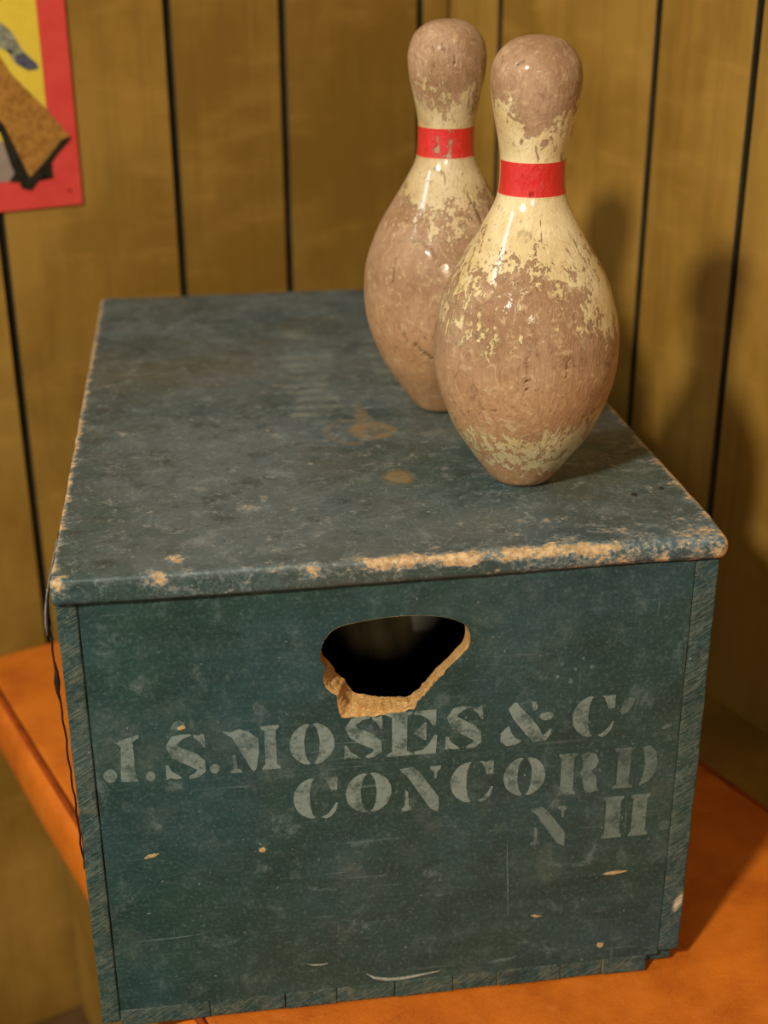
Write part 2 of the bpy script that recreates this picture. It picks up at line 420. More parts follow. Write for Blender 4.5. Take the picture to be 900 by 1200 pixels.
# ------------------------------------------------------------------ bench with a leather seat
bench = empty('bench', (0, 0, 0), PHI)
tag(bench, 'low panelled corner bench with a padded orange leather seat under the box', 'bench')
CU0, CU1, CV0, CV1, CZ0, CZ1 = -.118, .345, -1.35, .562, -.064, -.0046
def puff(P):
    o = P.copy()
    for i, p in enumerate(P):
        n = mnoise.noise(Vector((p[0]*9, p[1]*9, .3)))
        if p[2] > CZ1-.02: o[i, 2] += n*.0009
        if p[0] < CU0+.004:                                  # the boxing bulges a little
            t = (p[2]-CZ0)/(CZ1-CZ0); o[i, 0] -= .006*math.sin(math.pi*min(1, max(0, t))) + n*.001
    return o
V, Fs = rounded_box((CU0, CV0, CZ0), (CU1, CV1, CZ1), (.012, .012, .006), .012, disp=puff)
cush = link('seat_cushion', mesh('seat_cushion', V, Fs), M['leather'], bench)
bm = None
pv, pf = tube([(CU0+.005, CV0+.02 + t*(CV1-CV0-.04), CZ1-.0012) for t in np.linspace(0, 1, 60)], .0028)
link('piping', mesh('piping', pv, pf), M['seam'], cush)
pv, pf = tube([(CU1-.006, CV0+.02 + t*(CV1-CV0-.04), CZ1-.0022) for t in np.linspace(0, 1, 60)], .0028)
link('piping', mesh('piping', pv, pf), M['seam'], cush)
bv = np.linspace(CV0+.01, LW-.012, 15)
link('bench_body', from_bm('bench_body', solid_box((CU0+.087, CV0+.01, FLOOR), (RW-.004, LW-.012, CZ0+.002))), M['groove'], bench, smooth=False)
for i in range(len(bv)-1):
    o = link('front_board', from_bm('front_board', bevel_box((CU0+.075, bv[i]+.0006, FLOOR+.002), (CU0+.087, bv[i+1]-.0006, CZ0-.001), .0015)), M['plank'], bench, smooth=False)
    k = random.uniform(.92, 1.05); o.color = (k, k, k, 1)

o = link('back_ledge', from_bm('back_ledge', bevel_box((CU1+.002, CV0+.01, CZ0), (RW-.001, LW-.012, CZ1-.008), .002)), M['plank'], bench, smooth=False)

# ------------------------------------------------------------------ the painted box
BX, BD, BH, ZB = .180, .566, .2854, -.003
TH = .0125
box = empty('wooden_box', (0, 0, ZB))
def B(z): return z-ZB           # box parts are modelled in world height and shifted under the empty
def shift(V): V = np.array(V, float); V[:, 2] -= ZB; return V
tag(box, 'old blue-green painted wooden crate with hinged lid and stencilled lettering', 'crate')

# lid: one thick board, edges rubbed round, most of all at the right of the front edge
LX0, LX1, LY0, LY1, LZ0, LZ1 = -.1815, .1835, -.0045, .568, BH+.0004, .3004
def lid_r(P):
    k = np.clip((P[:, 0]+.06)/.20, 0, 1)
    r = .0016 + .0046*k*np.clip(1-(P[:, 1])/.05, .35, 1)
    return r
def lid_disp(P):
    o = P.copy()
    for i, p in enumerate(P):
        n = mnoise.noise(Vector((p[0]*60, p[1]*60, p[2]*60))); n2 = mnoise.noise(Vector((p[0]*14, p[1]*14, 4)))
        near = max(0, 1-(p[1]-LY0)/.006)
        o[i, 1] += near*(.0007*n+.0008*n2)
        if p[2] > LZ1-.002: o[i, 2] += .0003*n2 - near*.0008*max(0, n)
        if p[0] < LX0+.004: o[i, 0] += .0006*n
        if p[0] > LX1-.006: o[i, 0] += .0007*n + .0005*n2
    return o
V, Fs = rounded_box((LX0, LY0, LZ0), (LX1, LY1, LZ1), (.0024, .0026, .004), .0062, rfun=lid_r, disp=lid_disp)
me = mesh('lid', shift(V), Fs)
def gauss(x, m, s): return np.exp(-((x-m)/s)**2)
X, Y, Z = V.T
dfe = np.sqrt((Y-LY0-.0015)**2+(Z-LZ1+.0015)**2)
prof = 1.0*np.clip((X+.030)/.012, 0, 1)*np.clip((.128-X)/.012, 0, 1)
prof = np.maximum(prof, .52*gauss(X, -.050, .024)); prof = np.maximum(prof, .85*gauss(X, -.128, .006)); prof = np.maximum(prof, 1.1*gauss(X, -.178, .006))
prof = np.maximum(prof, .62*np.clip((X-.13)/.02, 0, 1))
wear = prof*np.exp(-(dfe/.0052)**2)*.92
dl = np.sqrt((X-LX0)**2+(Z-LZ1)**2)
wear = np.maximum(wear, 0.8*np.exp(-(dl/.0036)**2)*(.75+.25*np.clip(Y/.1, 0, 1)))
dr = np.sqrt((X-LX1+.001)**2+(Z-LZ1+.001)**2); wear = np.maximum(wear, .72*np.exp(-(dr/.005)**2))
dc = np.sqrt((X-LX1)**2+(Y-LY0)**2); wear = np.maximum(wear, .82*np.exp(-(dc/.014)**2))
for cx, cy, sx, sy, a in ((-.118, .014, .006, .006, .75), (-.0764, .0758, .010, .004, .62), (-.1008, .0733, .010, .002, .62), (-.067, .085, .004, .006, .55), (.088, .032, .004, .003, .8), (.12, .012, .012, .004, .5)):
    wear = np.maximum(wear, a*np.exp(-((X-cx)/sx)**2-((Y-cy)/sy)**2)*(Z > LZ1-.002))
rub = .42*np.clip((X+.02)/.12, 0, 1)*np.exp(-np.clip(Y-LY0, 0, 1)/.022) + .25*gauss(X, LX1, .02)*np.exp(-Y/.2)
wear = np.maximum(wear, np.minimum(rub, .45))
attr(me, 'wear', wear-.12)
topm = (Z > LZ1-.002)
ring = np.sqrt(((X-.012)/.0165)**2+((Y-.193)/.018)**2)
st = .85*np.clip((1.05-ring)/.25, 0, 1)*(1-.65*np.exp(-((np.sqrt(((X-.014)/.0085)**2+((Y-.191)/.0075)**2))/1.0)**4))
tri = np.clip((Y-.205)/.01, 0, 1)*np.clip((.25-Y)/.008, 0, 1)*np.clip((1-np.abs(X-.0085)/(.009*np.clip((.252-Y)/.045, .02, 1)))/.3, 0, 1)
st = np.maximum(st, .6*tri)
r2 = np.sqrt(((X-.0160)/.0095)**2+((Y-.108)/.0135)**2); st = np.maximum(st, .8*np.clip((1.15-r2)/.5, 0, 1))
r3 = np.abs(np.sqrt(((X+.001)/.017)**2+((Y-.192)/.022)**2)-1); st = np.maximum(st, .42*np.exp(-(r3/.13)**2)*(X < .004))
attr(me, 'stain', st*topm); attr(me, 'top', np.clip((Z-LZ1+.006)/.005, .25, 1))
mk = np.zeros(len(X))
for k in range(10):                     # ghost of worn stencilling, strokes across the lid
    y0 = .213+k*.0165; mk = np.maximum(mk, .8*gauss(Y, y0+.0015*math.sin(k*2.1), .0042)*np.clip((X+.038+.004*math.sin(k*1.7))/.004, 0, 1)*np.clip((.000+.003*math.sin(k)-X)/.005, 0, 1))
for k in range(8):
    y0 = .255+k*.021; mk = np.maximum(mk, .6*gauss(Y, y0, .005)*np.clip((X-.028)/.005, 0, 1)*np.clip((.068-X)/.006, 0, 1))
mk = np.maximum(mk, .7*gauss(X, -.022, .010)*gauss(Y, .425, .016))
mk = np.maximum(mk, .8*gauss(X, .046, .016)*gauss(Y, .185, .006)); mk = np.maximum(mk, .8*gauss(X, -.002+(Y-.11)*1.3, .010)*gauss(Y, .114, .014)*(X < .006))
attr(me, 'mark', mk*topm)
lid = link('lid', me, M['lid'], box)

# front board with the broken hand hole
OUT = [(-.0433, .2456), (-.0439, .2395), (-.0404, .2356), (-.0417, .2286), (-.0411, .2236), (-.0381, .2192), (-.0346, .2174), (-.0344, .2107), (-.0324, .2022), (-.0244, .2023), (-.0148, .2018), (-.0035, .2026), (.0086, .2045), (.011, .2093), (.0189, .2187), (.0284, .2306), (.0379, .2379), (.0403, .2458), (.0388, .2539), (.0327, .2588), (.0216, .2623), (.0075, .2639), (-.0081, .2638), (-.0237, .2619), (-.0345, .2598), (-.0408, .2533)]
INN = [(-.0425, .2412), (-.0407, .2364), (-.0365, .2306), (-.0337, .2248), (-.029, .2198), (-.0266, .2147), (-.0239, .2107), (-.0186, .2091), (-.013, .2073), (-.0032, .2059), (.0066, .205), (.0132, .2096), (.0229, .2218), (.0309, .2298), (.0374, .2354), (.0398, .2435), (.0390, .2512), (.0330, .2585), (.0216, .2622), (.0075, .2638), (-.0081, .2637), (-.0237, .2618), (-.0345, .2597), (-.0410, .2520)]
HC = (-.004, .232)
def by_angle(poly, angs, jag=0, seed=0):
    pts = []
    n = len(poly)
    for a in angs:
        dx, dz = math.cos(a), math.sin(a); best = 0
        for i in range(n):
            (x1, z1), (x2, z2) = poly[i], poly[(i+1) % n]
            x1 -= HC[0]; x2 -= HC[0]; z1 -= HC[1]; z2 -= HC[1]
            ex, ez = x2-x1, z2-z1; den = dx*ez-dz*ex
            if abs(den) < 1e-12: continue
            t = (x1*ez-z1*ex)/den; s = (x1*dz-z1*dx)/den
            if t > 0 and -1e-6 <= s <= 1+1e-6: best = max(best, t)
        low = 1 if math.sin(a) < .2 else .15
        best += jag*low*mnoise.noise(Vector((a*9, seed, 0)))
        pts.append((HC[0]+dx*best, HC[1]+dz*best))
    return pts
FX0, FX1, FZ0, FZ1 = -.1690, .1655, .0095, BH
NA = 220
angs = [2*math.pi*i/NA for i in range(NA)]
for cx, cz in ((FX0, FZ0), (FX1, FZ0), (FX0, FZ1), (FX1, FZ1)): angs.append(math.atan2(cz-HC[1], cx-HC[0]) % (2*math.pi))
angs = sorted(set(angs)); NA = len(angs)
rect = by_angle([(FX0, FZ0), (FX1, FZ0), (FX1, FZ1), (FX0, FZ1)], angs)
def chaikin(P):
    out = []
    for i in range(len(P)):
        (x0, z0), (x1, z1) = P[i], P[(i+1) % len(P)]
        if max(z0, z1) > .238: out += [(x0*.75+x1*.25, z0*.75+z1*.25), (x0*.25+x1*.75, z0*.25+z1*.75)]
        else: out += [(x0, z0)]
    return out
for _ in range(2): OUT = chaikin(OUT); INN = chaikin(INN)
holeF = by_angle(OUT, angs, .0011, 3.0); holeB = by_angle(INN, angs, .0009, 8.0)
V = [(x, 0, z) for x, z in rect] + [(x, 0, z) for x, z in holeF] + [(x, TH, z) for x, z in rect] + [(x, TH, z) for x, z in holeB]
Fs = []; fm = []
for i in range(NA):
    j = (i+1) % NA
    Fs += [(i, j, NA+j, NA+i), (2*NA+i, 3*NA+i, 3*NA+j, 2*NA+j), (i, 2*NA+i, 2*NA+j, j)]; fm += [0, 1, 0]
me = mesh('front_panel', shift(V), Fs); front = link('front_panel', me, [M['paint'], M['inside']], box, smooth=False)
me.polygons.foreach_set('material_index', fm)
# the torn rim of the hole: bare splintered wood between the broken face and the inner opening
V = []; Fs = []; RINGS = 9
for k in range(RINGS):
    t = k/(RINGS-1)
    for i in range(NA):
        fx, fz = holeF[i]; bx, bz = holeB[i]
        low = max(0, min(1, (.236-fz)/.012))
        n = mnoise.noise(Vector((fx*300, fz*300, k*.9)))+.6*mnoise.noise(Vector((fx*900, fz*900, k*1.7)))
        d = math.sin(math.pi*t)
        x = fx+(bx-fx)*t; z = fz+(bz-fz)*t
        V.append((x + low*d*.0010*n, -.0002+TH*t**(1+.5*low) + low*d*.0010*mnoise.noise(Vector((fx*400, k, fz*400))), z + low*d*.0013*n))
for k in range(RINGS-1):
    for i in range(NA):
        j = (i+1) % NA; Fs.append((k*NA+i, k*NA+j, (k+1)*NA+j, (k+1)*NA+i))
tag(link('torn_edge', mesh('torn_edge', shift(V), Fs), M['bare'], front), 'splintered bare tan wood edge of the hand hole')

def board(name, lo, hi, r, step, seed, amp=.0004, sc=45, mats=None, endmat=False, wearfn=None):
    V, Fs = rounded_box(lo, hi, step, r, disp=jitter(amp, sc, seed))
    me = mesh(name, shift(V), Fs)
    if wearfn: attr(me, 'wear', wearfn(V))
    o = link(name, me, mats or [M['paint'], M['end'], M['inside']], box)
    if endmat:
        mi = []
        for p in me.polygons:
            c = p.center; n = p.normal
            inner = (n.x > .8 and c.x < 0) or (n.x < -.8 and c.x > 0)
            mi.append(1 if n.y < -.45 else (2 if inner or (name == 'bottom_slat' and n.z > .8) else 0))
        me.polygons.foreach_set('material_index', mi)
    return o
wearR = lambda V: .95*np.exp(-((V[:, 0]-.1762)/.0042)**2-((V[:, 2]-.0485-(V[:, 0]-.1762)*1.2)/.0075)**2)
board('side_board', (-BX-.0005, .0002, .0), (-.1696, BD, BH), .0012, (.003, .02, .004), 1.3, endmat=True)
board('side_board', (.1662, .0002, .011), (BX, BD, BH), .0020, (.003, .02, .004), 5.1, .0007, endmat=True, wearfn=wearR)
board('back_panel', (-.1690, BD-TH, .0095), (.1655, BD, BH), .001, (.03, .004, .03), 2.2, .0002, 20, mats=[M['inside']])
seams = [-.1694, -.1157, -.0698, -.0382, -.0021, .0344, .0626, .1032, .1303, .1590]
for i in range(len(seams)-1):
    a, b = seams[i]+.00018, seams[i+1]-.00018
    o = board('bottom_slat', (a, -.0001+.0006*(i % 2), ZB), (b, BD-.001, .0092), .0008, (.006, .05, .003), 3+i*1.7, .00025, 60, endmat=True)
board('bottom_slat', (.1596, .006, ZB+.002), (.1775, BD-.001, .0105), .0022, (.004, .05, .003), 33.3, .0006, 60, endmat=True)

# small things on the box
def disc(c, r, h, nrm='z', seg=14):
    bm = bmesh.new(); bmesh.ops.create_cone(bm, cap_ends=True, segments=seg, radius1=r, radius2=r*.7, depth=h)
    for v in bm.verts: v.co += Vector((c[0], c[1], c[2]-ZB))
    return bm
for x, y, r in ((.1488, .0606, .0019), (.1676, .067, .0015)):
    link('nail_head', from_bm('nail_head', disc((x, y, LZ1+.0003), r, .0010)), M['nail'], lid)
# grey strap torn off along the left lid edge, a cord hanging from it
V = []; Fs = []
rows = [(.05, .2975, -.1818), (.03, .296, -.1824), (.012, .2925, -.1834), (.004, .288, -.1844), (-.001, .281, -.1854), (-.002, .274, -.1858), (-.002, .268, -.1854)]
for y, z, x in rows:
    V += [(x, y, z), (x, y+.016, z-.001), (x-.0008, y+.016, z-.001), (x-.0008, y, z)]
for i in range(len(rows)-1):
    for s in range(4): Fs.append((i*4+s, i*4+(s+1) % 4, i*4+4+(s+1) % 4, i*4+4+s))
Fs += [(3, 2, 1, 0), tuple(len(V)-4+s for s in range(4))]
tag(link('torn_strap', mesh('torn_strap', shift(V), Fs), M['strap'], box), 'grey torn strap at the lid corner')
cz = np.linspace(.270, .115, 26)
pts = [(-.1848+.0042*min(1, (k/25)**.9)+.0004*math.sin(k*1.9), .0005+.001*math.sin(k*.8), z) for k, z in enumerate(cz)]
V, Fs = tube(pts, [.0006+(.0012 if k == 5 else .0005 if k in (4, 6) else 0) for k in range(26)], 6)
link('cord', mesh('cord', shift(V), Fs), M['wire'], box)

# nicks and chips in the paint of the front
def front3(a, b, h): return (a, -.00008-h, b-ZB)
def blob(cx, cz, sx, sz, rot=0, n=14, seed=0, jag=.35):
    out = []
    for i in range(n):
        t = 2*math.pi*i/n; k = 1+jag*mnoise.noise(Vector((math.cos(t)*1.6+seed*3.7, math.sin(t)*1.6, seed)))*1.6
        x, z = math.cos(t)*sx*k, math.sin(t)*sz*k
        out.append((cx+x*math.cos(rot)-z*math.sin(rot), cz+x*math.sin(rot)+z*math.cos(rot)))
    return out
def ribbon(path):
    """path of (x, z, width) -> outline polygon"""
    L, Rr = [], []
    for i, (x, z, w) in enumerate(path):
        x0, z0, _ = path[max(0, i-1)]; x1, z1, _ = path[min(len(path)-1, i+1)]
        dx, dz = x1-x0, z1-z0; q = math.hypot(dx, dz) or 1
        nx, nz = -dz/q*w/2, dx/q*w/2
        L.append((x+nx, z+nz)); Rr.append((x-nx, z-nz))
    return L+Rr[::-1]
def chip(poly, mat, name='paint_chip', thick=.00025):
    return link(name, from_bm(name, plate(poly, thick, front3)), M[mat], front, smooth=False)
chip(blob(-.143, .1207, .0038, .0011, .25, seed=1), 'chip'); chip(blob(-.0794, .1176, .0018, .0017, .3, seed=2), 'chip')
chip(blob(.1333, .0769, .0072, .0010, .06, seed=3), 'chip'); chip(blob(.1276, .0215, .0021, .0019, 0, seed=4), 'chip')
chip(blob(-.1225, .2061, .0040, .0026, .3, seed=5), 'scuff'); chip(blob(-.1205, .2045, .0026, .0012, .2, seed=11), 'chip', thick=.0004)
chip(ribbon([(-.0195, .0180, .0003), (-.015, .0142, .0016), (-.006, .0118, .0022), (.004, .0117, .0018), (.015, .0130, .0013), (.0257, .0143, .0004)]), 'nick')
chip(ribbon([(-.0560, .0305, .0002), (-.052, .0292, .0008), (-.047, .0289, .0009), (-.0435, .0294, .0003)]), 'nick')
chip(ribbon([(-.1547, .0600, .0002), (-.14, .0603, .0007), (-.13, .0606, .0007), (-.1160, .0612, .0002)]), 'scuff')
chip(blob(.0853, .0495, .0034, .0007, -.25, seed=6), 'chip'); chip(ribbon([(.0655, .108, .0003), (.0660, .09, .0010), (.0668, .075, .0009), (.0676, .052, .0004)]), 'scuff')
chip(blob(.0640, .0178, .0080, .0011, .10, seed=7), 'scuff')
for i, (x, z, s) in enumerate(((.0905, .2180, .0011), (.1010, .2220, .0010), (.0985, .2145, .0016), (.0930, .2260, .0012), (.1105, .2230, .0014), (.1050, .2290, .0009), (-.1000, .2060, .0007), (-.1180, .1610, .0008), (-.0470, .1070, .0008), (.0250, .0840, .0008), (-.1170, .0980, .0008))):
    chip(blob(x, z, s, s*1.1, 0, 9, 20+i), 'scuff')

# stencilled lettering: one flat printed shape set per character, in a 0..1 box
def arc(cx, cy, rx, ry, a0, a1, n=16):
    return [(cx+rx*math.cos(math.radians(a0+(a1-a0)*i/n)), cy+ry*math.sin(math.radians(a0+(a1-a0)*i/n))) for i in range(n+1)]
def crescent(a0, a1, rin=.17, cx=.5, cy=.5, rx=.5, ry=.5, ryin=.47):
    return arc(cx, cy, rx, ry, a0, a1) + arc(cx, cy, rin, ryin, a1, a0)
def spine(sc=1):
    P = [(.66, .985, .03), (.46, .97, .09), (.27, .90, .20), (.19, .77, .27), (.27, .63, .31), (.46, .52, .32), (.66, .42, .32), (.82, .29, .29), (.85, .16, .21), (.74, .06, .13), (.55, .02, .05)]
    return ribbon([(x, z, w) for x, z, w in P])
def stem(x0, x1, serif=.08, y0=0, y1=1, t=.07):
    return [(x0-serif, y0), (x1+serif, y0), (x1+serif, y0+t*.6), (x1, y0+t*1.6), (x1, y1-t*1.6), (x1+serif, y1-t*.6), (x1+serif, y1), (x0-serif, y1), (x0-serif, y1-t*.6), (x0, y1-t*1.6), (x0, y0+t*1.6), (x0-serif, y0+t*.6)]
GLYPH = {
    'O': [crescent(101, 259), crescent(-79, 79)],
    'C': [crescent(98, 262, .13), [(.66, 1.0), (.74, .93), (.80, .80), (.85, .66), (.99, .66), (1.0, .98), (.90, .98), (.82, .96)],
          [(.62, .03), (.76, .09), (.88, .22), (.96, .36), (1.0, .34), (.95, .16), (.84, .03), (.72, -.02)]],
    'S': [spine(), [(.70, .99), (.82, .96), (.95, 1.0), (.98, .68), (.92, .68), (.84, .82), (.72, .92)], [(.02, .0), (.03, .34), (.09, .34), (.17, .18), (.34, .07), (.40, .01), (.24, .0), (.12, .04)]],
    'E': [stem(.24, .50, .10), [(.62, 1.0), (1.0, 1.0), (1.0, .64), (.95, .64), (.86, .80), (.74, .90), (.62, .92)], [(.60, .50), (.80, .72), (.83, .72), (.83, .32), (.80, .32), (.70, .42)], [(.62, 0), (1.0, 0), (1.02, .42), (.97, .42), (.88, .22), (.78, .10), (.62, .07)]],
    'J': [[(.42, .02), (.93, -.02), (.84, .10), (.82, .88), (1.0, .97), (1.0, 1.03), (.45, .92), (.40, .86), (.50, .80)], arc(.15, .17, .18, .15, 0, 345, 18)],
    'M': [[(.0, .96), (.03, .90), (.16, .80), (.46, .06), (.50, .0), (.54, .06), (.60, .42), (.60, .76), (.55, .78), (.45, .90), (.28, .98), (.14, .92)], [(.10, 0), (.30, 0), (.28, .07), (.22, .10), (.20, .42), (.15, .40), (.15, .10), (.10, .06)], stem(.70, .90, .06, .02, 1.0)],
    'N': [[(.0, .98), (.06, .90), (.16, .84), (.74, .06), (.94, -.04), (.94, .30), (.46, .90), (.34, 1.0), (.16, .99)], [(.06, .04), (.30, .06), (.29, .12), (.22, .16), (.21, .46), (.14, .52), (.14, .16), (.05, .10)], [(.72, .98), (1.0, .98), (.98, .92), (.90, .86), (.88, .70), (.83, .72), (.82, .86), (.74, .92)]],
    '&': [ribbon([(.30, .99, .06), (.26, .88, .22), (.36, .70, .27), (.50, .50, .29), (.62, .30, .29), (.74, .12, .25), (.88, .10, .14), (.96, .20, .09), (1.0, .30, .03)]), [(.12, .42), (.18, .46), (.22, .30), (.30, .16), (.42, .08), (.36, .0), (.14, -.02), (.02, .10), (.02, .28)],
          [(.60, 1.0), (.68, .97), (.73, .86), (.69, .78), (.64, .78), (.62, .86)], arc(.90, .62, .14, .10, 0, 345, 14)],
    'R': [stem(.08, .38, .06), [(.54, .96), (.70, 1.0), (.88, .94), (.95, .76), (.90, .62), (.78, .53), (.92, .40), (.94, .16), (1.0, .04), (.70, .0), (.62, .16), (.60, .38), (.54, .50), (.60, .66)]],
    'D': [stem(.12, .40, .08), [(.62, .02), (.82, .12), (.97, .32), (1.0, .60), (.95, .86), (.80, 1.0), (.64, .98), (.70, .80), (.73, .54), (.70, .28)]],
    'H': [stem(.06, .38, .06), stem(.64, .94, .06)],
    '.': [arc(.5, .5, .5, .5, 0, 345, 16)],
    "'": [[(.0, .25), (.25, .85), (.6, 1.0), (1.0, .95), (.85, .5), (.55, .15), (.2, .0)]],
    '_': [[(.0, .2), (.3, .6), (.8, .7), (1.0, 1.0), (.95, .3), (.5, .05), (.15, .0)]],
}
LET = [('J', -.1641, .172, -.1439, .2013, .85), ('.', -.1419, .1715, -.1368, .1777, .75), ('S', -.1313, .1712, -.1075, .1996, .85), ('.', -.1065, .173, -.1009, .1792, .75), ('M', -.0984, .172, -.0658, .2011, .85), ('O', -.0618, .1732, -.0365, .2007, .95), ('S', -.0316, .1748, -.0084, .2019, 1.0), ('E', -.0118, .1741, .0214, .203, .95), ('S', .0263, .1754, .049, .2033, .95), ('&', .0584, .1754, .0884, .2034, .95), ('C', .1009, .1761, .1258, .2038, .78), ("'", .1289, .1893, .1376, .2008, .38), ('_', .1546, .1772, .1609, .1819, .3), ('C', -.0606, .1363, -.0352, .1644, .95), ('O', -.0307, .1372, -.0041, .1648, .95), ('N', .0004, .1345, .0249, .1658, .85), ('C', .0303, .1379, .0556, .1663, .95), ('O', .0616, .1393, .0866, .1661, .9), ('R', .0937, .1371, .1196, .1659, .62), ('D', .1266, .1384, .1543, .1667, .48), ('N', .0783, .1014, .1019, .1299, .55), ('H', .1231, .103, .1518, .1329, .58), ('.', .1587, .1053, .1658, .1129, .22)]
for i, (ch, x0, z0, x1, z1, fade) in enumerate(LET):
    bm = bmesh.new()
    for poly in GLYPH[ch]:
        q = []
        for a, b in poly:
            x = x0+a*(x1-x0); z = z0+b*(z1-z0)
            x += .0003*mnoise.noise(Vector((x*700, z*700, 1))); z += .0003*mnoise.noise(Vector((x*700, z*700, 9)))
            q.append((x, z))
        b2 = plate(q, .00012, front3); tmp = bpy.data.meshes.new('t'); b2.to_mesh(tmp); b2.free(); bm.from_mesh(tmp); bpy.data.meshes.remove(tmp)
    o = link('stencil_letter', from_bm('stencil_letter', bm), M['letter'], front, smooth=False)
    o.color = (fade, fade, fade, 1)

# paper scrap on the bottom of the crate, seen through the hand hole
bm = plate([(.082, .440), (.117, .437), (.120, .474), (.085, .477)], .0004, lambda a, b, h: (a, b, .0112+h))
tag(link('paper_scrap', from_bm('paper_scrap', bm), M['paper'], smooth=False), 'small white paper scrap lying inside the crate, seen through the hand hole', 'paper')

# ------------------------------------------------------------------ the two pins
PROF = [(.0, .0), (.0, .0130), (.0012, .0160), (.0035, .0186), (.0061, .0208), (.012, .0253), (.020, .0310), (.0336, .0402), (.047, .0463), (.0603, .0507), (.0734, .0529), (.0863, .0534), (.0991, .0522), (.1117, .0490), (.1241, .0440), (.1364, .0372), (.1485, .0298), (.1605, .0230), (.1652, .0206), (.1723, .0186), (.1805, .0180), (.1898, .0181), (.1955, .0188), (.2069, .0212), (.2181, .0235), (.2270, .0246), (.2330, .0246), (.2402, .0230), (.2467, .0189), (.2511, .0128), (.2530, .0065), (.2535, .0)]
def catmull(P, per=9):
    out = []
    for i in range(len(P)-1):
        p0 = P[max(i-1, 0)]; p1 = P[i]; p2 = P[i+1]; p3 = P[min(i+2, len(P)-1)]
        for k in range(per):
            t = k/per
            out.append(tuple(.5*(2*p1[d]+(p2[d]-p0[d])*t+(2*p0[d]-5*p1[d]+4*p2[d]-p3[d])*t*t+(3*p1[d]-p0[d]-3*p2[d]+p3[d])*t**3) for d in (0, 1)))
    return out+[P[-1]]
prof = PROF[:4]+catmull(PROF[3:-1], 8)[1:]+[(.2533, .0040)]
prof = [p for p in prof if p[1] > .001]
UC = np.radians([-180, -110, -60, -30, 0, 30, 60, 110, 180])
def grid_bias(rows, zz, uu):
    zs = np.array([r[0] for r in rows]); Gd = np.array([[(.5*(r[1][0]+r[1][-1]))] + list(r[1]) + [(.5*(r[1][0]+r[1][-1]))] for r in rows], float)
    o = np.argsort(zs); zs = zs[o]; Gd = Gd[o]
    cols = np.array([np.interp(zz, zs, Gd[:, k]) for k in range(Gd.shape[1])])
    out = np.empty_like(zz)
    for i in range(len(zz)): out[i] = np.interp(uu[i], UC, cols[:, i])
    return out
C7 = lambda v: [v]*7
FRONT = [(.2535, C7(-.75)), (.240, C7(-1.1)), (.229, [-.6, -.8, -1, -1.1, -1, -.8, -.5]), (.221, [.4, .3, -.3, -.9, -.8, -.1, .2]), (.213, [.9, .7, .3, -.7, -.25, .2, .3]), (.205, [.9, .75, .4, -.1, .15, .2, .3]), (.198, [.9, .9, .8, .5, .5, .5, .5]), (.1895, [1, 1, 1, .9, .85, .7, .6]), (.1890, C7(1.25)), (.174, C7(1.3)), (.1715, [1, 1, 1.1, .45, 1, 1, 1]), (.1705, [.7, .9, 1, 1, 1, .9, .6]),
         (.158, [.4, .7, 1, .95, 1, .8, .5]), (.150, [.2, .6, .9, .6, .9, .7, .3]), (.142, [.1, .5, .5, .25, .6, .4, .0]), (.134, [-.1, .35, .0, -.3, .2, .4, .0]), (.126, [-.3, .2, -.4, -.7, -.05, .7, -.1]), (.117, [-.4, .0, -.5, -.8, -.35, .75, -.1]), (.108, [-.5, -.2, -.35, -.7, -.4, .55, -.1]), (.101, [-.6, -.15, -.12, -.55, -.55, .2, -.3]), (.094, [-.8, -.5, -.45, -.8, -.8, -.5, -.7]), (.084, C7(-1.3)), (.062, C7(-1.4)),
         (.053, [-.1, -.7, -1.1, -1.1, -.7, -.1, .1]), (.045, [.4, -.1, -.6, -.4, .1, .5, .5]), (.035, [.4, .1, .1, .2, .4, .6, .6]), (.024, [.4, .1, .1, .2, .4, .6, .6]), (.014, [.1, -.1, -.2, -.1, .1, .1, .1]), (.007, C7(-1)), (0, C7(-1))]
REAR = [(.2535, C7(-.9)), (.240, C7(-1.1)), (.226, [-.9, -.9, -.9, -.9, -.7, -.3, -.5]), (.216, [-.5, -.4, -.35, -.3, -.1, -.1, -.2]), (.208, [-.2, -.1, .1, .2, .2, -.1, -.2]), (.200, [.6, .6, .6, .4, .4, .3, .1]), (.1895, C7(.9)), (.1890, [1.2, 1.2, .9, .35, .9, 1.1, 1.2]), (.180, [1.2, 1.2, .7, .1, .6, 1.1, 1.2]), (.1715, [1.1, .6, .5, -.1, .7, 1, 1]), (.1705, [.8, .8, .9, .9, .9, .9, .6]),
        (.158, [.6, .7, .8, .9, .8, .6, .4]), (.149, [-.1, .1, .5, .6, .4, .0, .1]), (.140, [-.8, -.7, -.1, .1, .0, -.2, .1]), (.130, [-1, -.9, -.35, -.1, -.15, -.3, -.2]), (.119, [-1, -1, -.7, -.45, -.4, -.4, -.4]), (.108, [-1.1, -1.1, -.9, -.5, -.5, -.6, -.6]), (.098, C7(-1.2)), (.05, C7(-1.4)), (.03, C7(-1.2)), (.02, C7(-.9)), (.0, C7(-1.2))]
